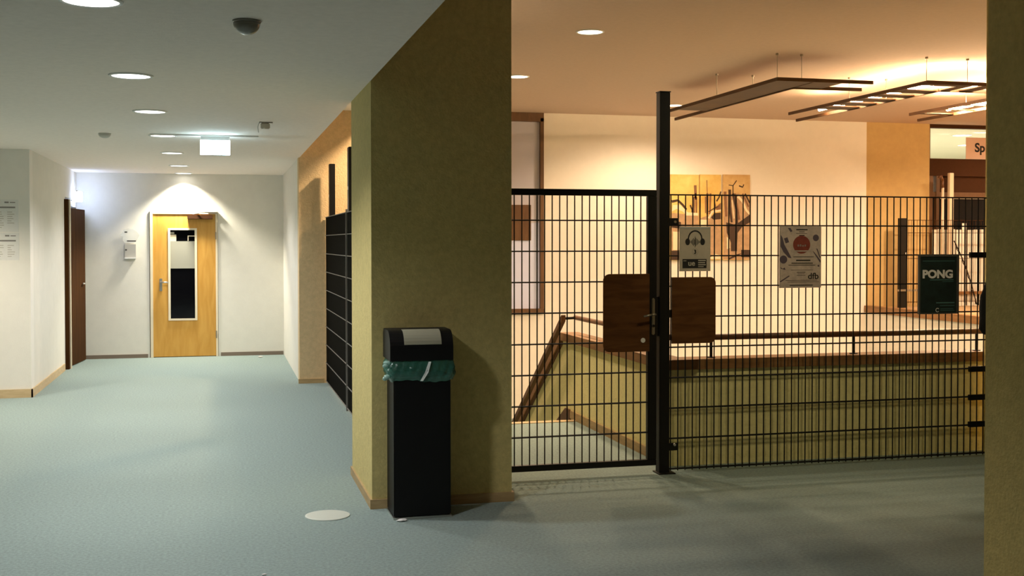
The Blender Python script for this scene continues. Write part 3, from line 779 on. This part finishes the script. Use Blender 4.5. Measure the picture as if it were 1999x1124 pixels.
# ------------------------------------------------------------------ detectors
def dome(loc, r_, h_, m_, label, name='smoke_detector', cat='smoke detector'):
    x, y, z = loc
    t = thing(name, loc, label, cat)
    MB().lathe([(r_, 0), (r_, -0.006), (r_ * 0.97, -0.010), (0.0, -0.010)], (x, y, z), 32).build('base', m_, t, True)
    prof = [(r_ * 0.95 * cos(a), -0.010 - (h_ - 0.01) * sin(a)) for a in [pi / 2 * k / 8 for k in range(9)]]
    MB().lathe(prof, (x, y, z), 32).build('dome', m_, t, True)
    return t
dome((0.114, 5.02, CL), 0.060, 0.060, 'detector_grey', 'large dark dome sensor on the ceiling near the camera', 'dome_sensor', 'sensor')
dome((-0.955, 10.45, CL), 0.052, 0.042, 'detector', 'small pale round smoke detector left of the escape sign')
d3 = thing('box_detector', (0.345, 9.2, CL), 'small pale box detector on the ceiling right of the escape sign', 'detector')
MB().box(0.30, 0.40, 9.16, 9.24, CL - 0.008, CL).build('base', 'detector_grey', d3)
MB().box(0.31, 0.38, 9.17, 9.23, CL - 0.052, CL - 0.008, 0.006).build('body', 'detector', d3)
MB().tube((0.335, 9.165, CL - 0.055), (0.335, 9.165, CL - 0.046), 0.008, 8).build('indicator', 'white_paint', d3)
MB().path([(0.30, 9.2, CL), (0.288, 9.2, CL - 0.04), (0.295, 9.2, CL - 0.08)], 0.003, 6).build('cable', 'white_paint', d3)

# ------------------------------------------------------------------ hanging luminaires
def luminaire(name, xo, xi, yo, yi, ya_o, ya_i, xe_o, xe_i, panels, xpanels, wires, lit, label):
    z = 3.19
    t = thing(name, (xo, yo, z), label, 'hanging light', 'hanging L-shaped lights over the stairwell')
    R = MB()
    s_ = 0.022; hh = 0.018
    R.box(xo, xo + s_, yo, ya_o, z - hh, z + hh).box(xo + s_, xe_o, yo, yo + s_, z - hh, z + hh)
    o = R.build('outer_rail', 'lumi', t)
    R = MB()
    R.box(xi - s_, xi, yi, ya_i, z - hh, z + hh).box(xi, xe_i, yi - s_, yi, z - hh, z + hh)
    R.build('inner_rail', 'lumi', t)
    for (a, b) in panels:
        MB().box(xo + s_, xi - s_, a, b, z - 0.006, z + 0.006).build('panel', 'lumi', t)
    for (a, b) in xpanels:
        MB().box(a, b, yo + s_, yi - s_, z - 0.006, z + 0.006).build('panel', 'lumi', t)
    mt = lit if lit else 'white_paint'
    MB().tube((xi - 0.12, yi - 0.1, z + 0.05), (xi - 0.12, ya_i - 0.8, z + 0.05), 0.018, 10).build('lamp_tube', mt, t)
    if lit: MB().tube((xi - 0.1, yi - 0.12, z + 0.05), (max(xe_i, xi + 0.3), yi - 0.12, z + 0.05), 0.018, 10).build('lamp_tube', mt, t)
    for (x, y) in wires:
        MB().tube((x, y, z + hh), (x, y, HC), 0.0035, 6).tube((x, y, HC - 0.02), (x, y, HC), 0.016, 10).build('suspension_wire', 'dull_steel', t)
    return t
luminaire('hanging_luminaire', 5.42, 5.88, 10.58, 11.12, 13.6, 14.35, 6.50, 6.68, [(10.6, 13.3)], [(5.88, 6.2)],
          [(5.43, 10.60), (5.70, 10.60), (5.43, 12.05), (5.87, 12.05)], False,
          'dark unlit L-shaped hanging luminaire nearest the tall post')
luminaire('hanging_luminaire', 7.02, 7.52, 10.42, 10.94, 13.4, 14.1, 8.4, 8.4,
          [(12.51, 12.80), (12.13, 12.38), (11.74, 11.99), (11.37, 11.59), (10.97, 11.21), (10.44, 10.62)], [(7.5, 7.64), (7.74, 7.92), (8.1, 8.38)],
          [(7.03, 10.45), (7.51, 10.45), (7.03, 11.95), (7.51, 11.95)], 'tube_dim',
          'dark L-shaped hanging luminaire with a row of lit square openings, middle of the three')
luminaire('hanging_luminaire', 8.56, 9.10, 10.42, 10.94, 13.1, 13.7, 10.2, 10.2,
          [(12.9, 13.0), (12.49, 12.53), (12.05, 12.09), (11.6, 11.64)], [(9.1, 9.4), (9.8, 10.2)],
          [(8.57, 10.45), (9.09, 10.45), (8.57, 11.95), (9.09, 11.95)], 'tube',
          'brightly lit hanging luminaire cut by the right column')

# ------------------------------------------------------------------ window_1 in back wall
w1 = thing('window_1', (4.3, YB, 0.54), 'tall brown framed window in the back wall beside the olive pillar', 'window', kind='structure')
f_ = MB()
f_.box(4.0, 4.6, YB - 0.05, YB + 0.1, 0.52, 0.585).box(4.55, 4.6, YB - 0.03, YB + 0.1, 0.585, 3.37).box(4.0, 4.05, YB - 0.03, YB + 0.1, 0.585, 3.37)
f_.box(4.0, 4.6, YB - 0.03, YB + 0.1, 3.32, 3.45)
f_.build('window_frame', 'win_brown', w1)
MB().box(4.05, 4.55, YB + 0.04, YB + 0.06, 1.84, 3.32).build('upper_pane', 'mauve_glass', w1)
MB().box(4.05, 4.55, YB + 0.04, YB + 0.06, 0.585, 1.84).build('lower_pane', 'lavender_glass', w1)
MB().box(4.05, 4.42, YB + 0.025, YB + 0.04, 1.585, 2.105).build('brown_sheet', 'win_brown', w1)

# ------------------------------------------------------------------ triptych
ya = YB - 0.03
def canvas(x0, x1, z0, z1, m, label):
    t = thing('painting', ((x0 + x1) / 2, YB, z0), label, 'painting', 'paintings on the back wall')
    MB().box(x0, x1, ya, YB - 0.002, z0, z1).build('canvas', m, t)
    return t
def strokes(t, name, m, shapes, y=ya):
    for s_ in shapes: MB().poly([(x, y, z) for x, z in s_], (0, -0.002, 0)).build(name, m, t)
def stroke_path(pts, w0):
    L, R_ = [], []
    for i, (x, z) in enumerate(pts):
        a = pts[max(0, i - 1)]; b = pts[min(len(pts) - 1, i + 1)]
        dx, dz = b[0] - a[0], b[1] - a[1]; n = math.hypot(dx, dz) or 1
        ww = w0 * (1 - 0.3 * i / len(pts))
        L.append((x - dz / n * ww, z + dx / n * ww)); R_.append((x + dz / n * ww, z - dx / n * ww))
    return L + R_[::-1]
# px-to-wall measures taken along the wall: x 6.585..7.886, z 1.28..2.58
c1 = canvas(6.585, 7.040, 1.285, 2.58, 'art_yellow', 'left painting of the back wall trio, yellow with dark bands, behind the post')
c2 = canvas(7.060, 7.405, 1.285, 2.585, 'art_yellow', 'middle painting of the back wall trio, yellow sky above slim brown figures')
c3 = canvas(7.440, 7.886, 1.285, 2.59, 'art_ochre', 'right painting of the back wall trio, with a dark forked tree trunk')
strokes(c1, 'beige_ground', 'art_beige', [[(6.60, 1.30), (7.035, 1.30), (7.035, 1.95), (6.85, 1.98), (6.60, 2.0)]])
strokes(c1, 'dark_bands', 'art_dark', [[(6.60, 1.78), (6.75, 1.76), (6.75, 1.86), (6.60, 1.90)], [(6.60, 1.29), (6.75, 1.29), (6.75, 1.43), (6.60, 1.43)],
        stroke_path([(6.60, 2.17), (6.70, 2.19), (6.78, 2.12), (6.84, 2.05)], 0.02), stroke_path([(6.90, 2.12), (6.93, 2.05), (6.93, 1.98)], 0.012)], ya - 0.002)
strokes(c1, 'slim_figures', 'art_brown', [stroke_path([(6.98, 2.42), (6.985, 2.30), (6.98, 2.22)], 0.022), stroke_path([(6.96, 2.24), (6.965, 2.0)], 0.014),
        stroke_path([(7.0, 2.24), (7.0, 2.0)], 0.014), stroke_path([(6.99, 2.30), (6.99, 2.2)], 0.015)], ya - 0.002)
strokes(c1, 'cream_field', 'art_cream', [[(6.60, 2.02), (6.68, 2.06), (6.78, 2.02), (6.84, 1.96), (7.03, 1.96), (7.03, 2.0), (6.86, 2.01), (6.74, 2.12), (6.62, 2.12)],
                                          [(6.62, 1.44), (6.90, 1.44), (6.90, 1.70), (6.62, 1.72)]], ya - 0.003)
strokes(c2, 'beige_ground', 'art_beige', [[(7.065, 1.30), (7.40, 1.30), (7.40, 1.95), (7.2, 1.97), (7.065, 1.92)]])
strokes(c2, 'slim_figures', 'art_brown', [stroke_path([(7.18, 2.30), (7.18, 1.98)], 0.018), stroke_path([(7.23, 2.30), (7.22, 1.98)], 0.016), stroke_path([(7.15, 2.25), (7.15, 2.0)], 0.010),
        stroke_path([(7.17, 2.5), (7.175, 2.36), (7.18, 2.28)], 0.006), [(7.28, 2.05), (7.30, 2.18), (7.34, 2.06)], [(7.33, 2.10), (7.40, 2.16), (7.40, 2.03), (7.33, 2.02)]], ya - 0.002)
strokes(c2, 'dark_bank', 'art_dark', [[(7.24, 1.93), (7.29, 2.0), (7.40, 2.01), (7.40, 1.91), (7.28, 1.90)], stroke_path([(7.33, 2.18), (7.37, 2.24), (7.40, 2.33)], 0.012), stroke_path([(7.2, 2.02), (7.3, 2.08), (7.36, 2.1)], 0.008)], ya - 0.003)
strokes(c2, 'cream_path', 'art_cream', [stroke_path([(7.20, 1.92), (7.26, 2.02), (7.40, 2.045)], 0.016), [(7.07, 1.44), (7.18, 1.44), (7.18, 1.90), (7.07, 1.90)], [(7.2, 1.30), (7.40, 1.30), (7.40, 1.36), (7.3, 1.38)]], ya - 0.004)
strokes(c3, 'beige_ground', 'art_beige', [[(7.45, 1.30), (7.88, 1.30), (7.88, 2.15), (7.80, 2.25), (7.70, 2.30), (7.45, 2.28)]])
strokes(c3, 'forked_trunk', 'art_dark', [[(7.49, 1.86), (7.62, 1.83), (7.70, 1.86), (7.88, 1.98), (7.88, 1.86), (7.76, 1.80), (7.68, 1.70), (7.67, 1.52), (7.67, 1.42), (7.57, 1.42), (7.57, 1.55), (7.50, 1.70)],
        [(7.74, 1.44), (7.88, 1.44), (7.88, 1.33), (7.74, 1.33)], [(7.52, 1.31), (7.66, 1.37), (7.76, 1.39), (7.66, 1.34), (7.54, 1.29)]], ya - 0.004)
strokes(c3, 'tall_figures', 'art_brown', [stroke_path([(7.47, 2.33), (7.49, 1.95)], 0.022), stroke_path([(7.62, 2.30), (7.70, 1.90)], 0.028), stroke_path([(7.76, 2.3), (7.86, 2.10)], 0.014)], ya - 0.002)
strokes(c3, 'dark_strokes', 'art_dark', [stroke_path([(7.545, 2.36), (7.55, 2.1), (7.58, 1.86)], 0.022), stroke_path([(7.60, 2.30), (7.66, 2.05), (7.67, 1.84)], 0.02),
        stroke_path([(7.60, 2.28), (7.60, 2.42), (7.66, 2.50)], 0.008), stroke_path([(7.60, 2.42), (7.53, 2.43)], 0.006), stroke_path([(7.70, 2.42), (7.76, 2.40), (7.78, 2.44)], 0.010),
        stroke_path([(7.80, 2.30), (7.88, 2.16)], 0.014)], ya - 0.003)
strokes(c3, 'cream_lights', 'art_cream', [stroke_path([(7.68, 2.26), (7.76, 2.18), (7.82, 2.05), (7.88, 1.99)], 0.020), [(7.50, 1.45), (7.555, 1.47), (7.55, 1.60), (7.50, 1.64)],
        stroke_path([(7.585, 2.2), (7.62, 1.92)], 0.008)], ya - 0.0035)

# ------------------------------------------------------------------ glazed entrance on the raised landing: window_2
yw = YB + 0.02
w2 = thing('window_2', (12.0, YB, SZ), 'glazed entrance with pale lit transom and black glass below at the right', 'window', kind='structure')
xe = 14.2
MB().box(11.03, xe, yw, yw + 0.12, 3.395, HC + 0.03).box(11.03, xe, yw, yw + 0.12, 2.62, 2.90).build('fascia', 'brown_panel', w2)
MB().box(11.03, 11.055, yw, yw + 0.12, 2.90, 3.395).box(12.60, 12.66, yw, yw + 0.12, 2.90, 3.395).box(11.03, 11.10, yw - 0.02, yw + 0.12, SZ, 2.62).box(11.16, 11.22, yw - 0.02, yw + 0.12, SZ, 2.62).box(11.10, xe, yw, yw + 0.10, 2.28, 2.36).build('window_frame', 'win_brown', w2)
MB().box(11.055, xe, yw + 0.05, yw + 0.056, 2.90, 3.395).build('transom_pane', 'clear_glass', w2)
MB().box(11.22, xe, yw + 0.05, yw + 0.07, 2.36, 2.62).build('upper_panel', 'brown_panel', w2)
MB().box(11.10, xe, yw + 0.05, yw + 0.07, SZ, 2.28).build('black_pane', 'glass_black', w2)
MB().box(11.22, xe, yw + 0.03, yw + 0.05, 2.255, 2.268).build('bright_bead', 'steel', w2)
sg = thing('paper_sign', (11.9, yw, 2.91), 'pinkish paper sign with black lettering behind the transom glass', 'sign')
MB().box(11.74, 12.55, yw + 0.035, yw + 0.045, 2.905, 3.255).build('sheet', 'pink_paper', sg)
text('lettering', 'Sp', 0.20, (11.90, yw + 0.034, 3.085), 'ink', sg, 0.006, 0.001, 'LEFT')
# room behind the transom
vs_ = MB().box(10.9, 18, YB + 6.1, YB + 6.2, SZ, 3.6).box(10.8, 10.9, YB + 0.2, YB + 6.2, SZ, 3.6)
struct('wall_vestibule', vs_, 'vest', 'pale walls of the room seen through the transom', 'wall')
struct('floor_vestibule', MB().box(10.9, 18, YB + 0.22, YB + 6.1, SZ, SZ + 0.02), 'vest', 'pale floor of the room behind the entrance glass', 'floor')
struct('ceiling_vestibule', MB().box(10.8, 18, YB + 0.2, YB + 6.2, 3.42, 3.6), 'vest', 'pale ceiling seen through the transom', 'ceiling')
for (x, y), lab in zip([(12.55, 17.6), (13.9, 19.35)], ['ceiling light seen through the transom, left one', 'ceiling light seen through the transom, right one']):
    downlight((x, y, 3.42), lab, 'vestibule lights', 0.16, 'lamp_corr', 'white_paint', 500, (1, 0.95, 0.8), 170, 0.5)

# white pickets in front of the black pane
pk = thing('picket_screen', (11.6, 16.15, SZ), 'white picket screen standing on the landing before the black glass', 'screen')
x = 11.03; k = 0
rnd = random.Random(3)
while x < 12.9:
    wd_ = rnd.choice([0.085, 0.10, 0.075])
    zt = 1.755 + rnd.uniform(-0.01, 0.01)
    if k in (5, 12): zt = 1.86
    MB().box(x, x + wd_, 16.20, 16.22, SZ, zt, 0.003).build('picket', 'picket', pk)
    x += wd_ + rnd.choice([0.012, 0.02, 0.03]); k += 1
MB().box(11.03, 13.0, 16.16, 16.20, 0.72, 0.765).build('crossbar', 'coping', pk)
po = MB().path([(11.075, 16.12, 2.58), (11.12, 16.12, 2.60), (11.145, 16.12, 2.54), (11.15, 16.12, 2.40)], 0.022, 8)
po2 = thing('hooked_pole', (11.15, 16.12, SZ), 'slim pole with a hooked top at the left side of the entrance', 'pole')
po.build('hook', 'coping_dark', po2, True)
MB().tube((11.15, 16.12, SZ), (11.15, 16.12, 2.42), 0.022, 10).build('shaft', 'cream_pole', po2, True)
tag(MB().box(11.235, 11.31, 16.06, 16.12, SZ, 2.655, 0.004).build('pale_pole', 'cream_pole'), 'square cream pole standing before the entrance glass', 'pole')
cb = MB()
P0, P1 = Vector((11.30, 16.03, 1.577)), Vector((11.72, 16.03, 0.56))
pts = []
for k in range(15):
    q = k / 14
    p = P0.lerp(P1, q) + Vector((0.03 * sin(q * pi), 0, 0.03 * sin(q * pi))); pts.append(p)
cb.path(pts, 0.010, 6)
pts2 = [p + Vector((0.02 * sin(i * 2.1), 0.012, 0.0)) for i, p in enumerate(pts)]
cb.path(pts2, 0.006, 6)
tag(cb.build('black_rope', 'black_steel', None, True), 'twisted black rope hanging down from the cream pole', 'rope')

# small fence on the landing
lfz = thing('landing_fence', (10.5, 15.95, SZ), 'dark post with fine mesh panel on the raised landing before the ochre wall', 'fence')
MB().box(10.27, 10.40, 15.93, 16.0, SZ, 1.93, 0.003).build('post', 'black_steel', lfz)
MB().tube((10.38, 15.925, 1.38), (10.38, 15.932, 1.38), 0.018, 10).build('screw', 'white_paint', lfz)
MB().box(10.22, 10.60, 15.90, 15.93, 0.79, 0.82).build('bracket', 'dull_steel', lfz)
v, h = mesh_panel(10.43, 12.6, 0.05, [1.90, 1.70, 1.30, 0.90, 0.62], 15.95, 0.60, 1.905, 0.003, 0.005)
v.build('vertical_wires', 'dark_door', lfz); h.build('double_crossbars', 'dark_door', lfz)
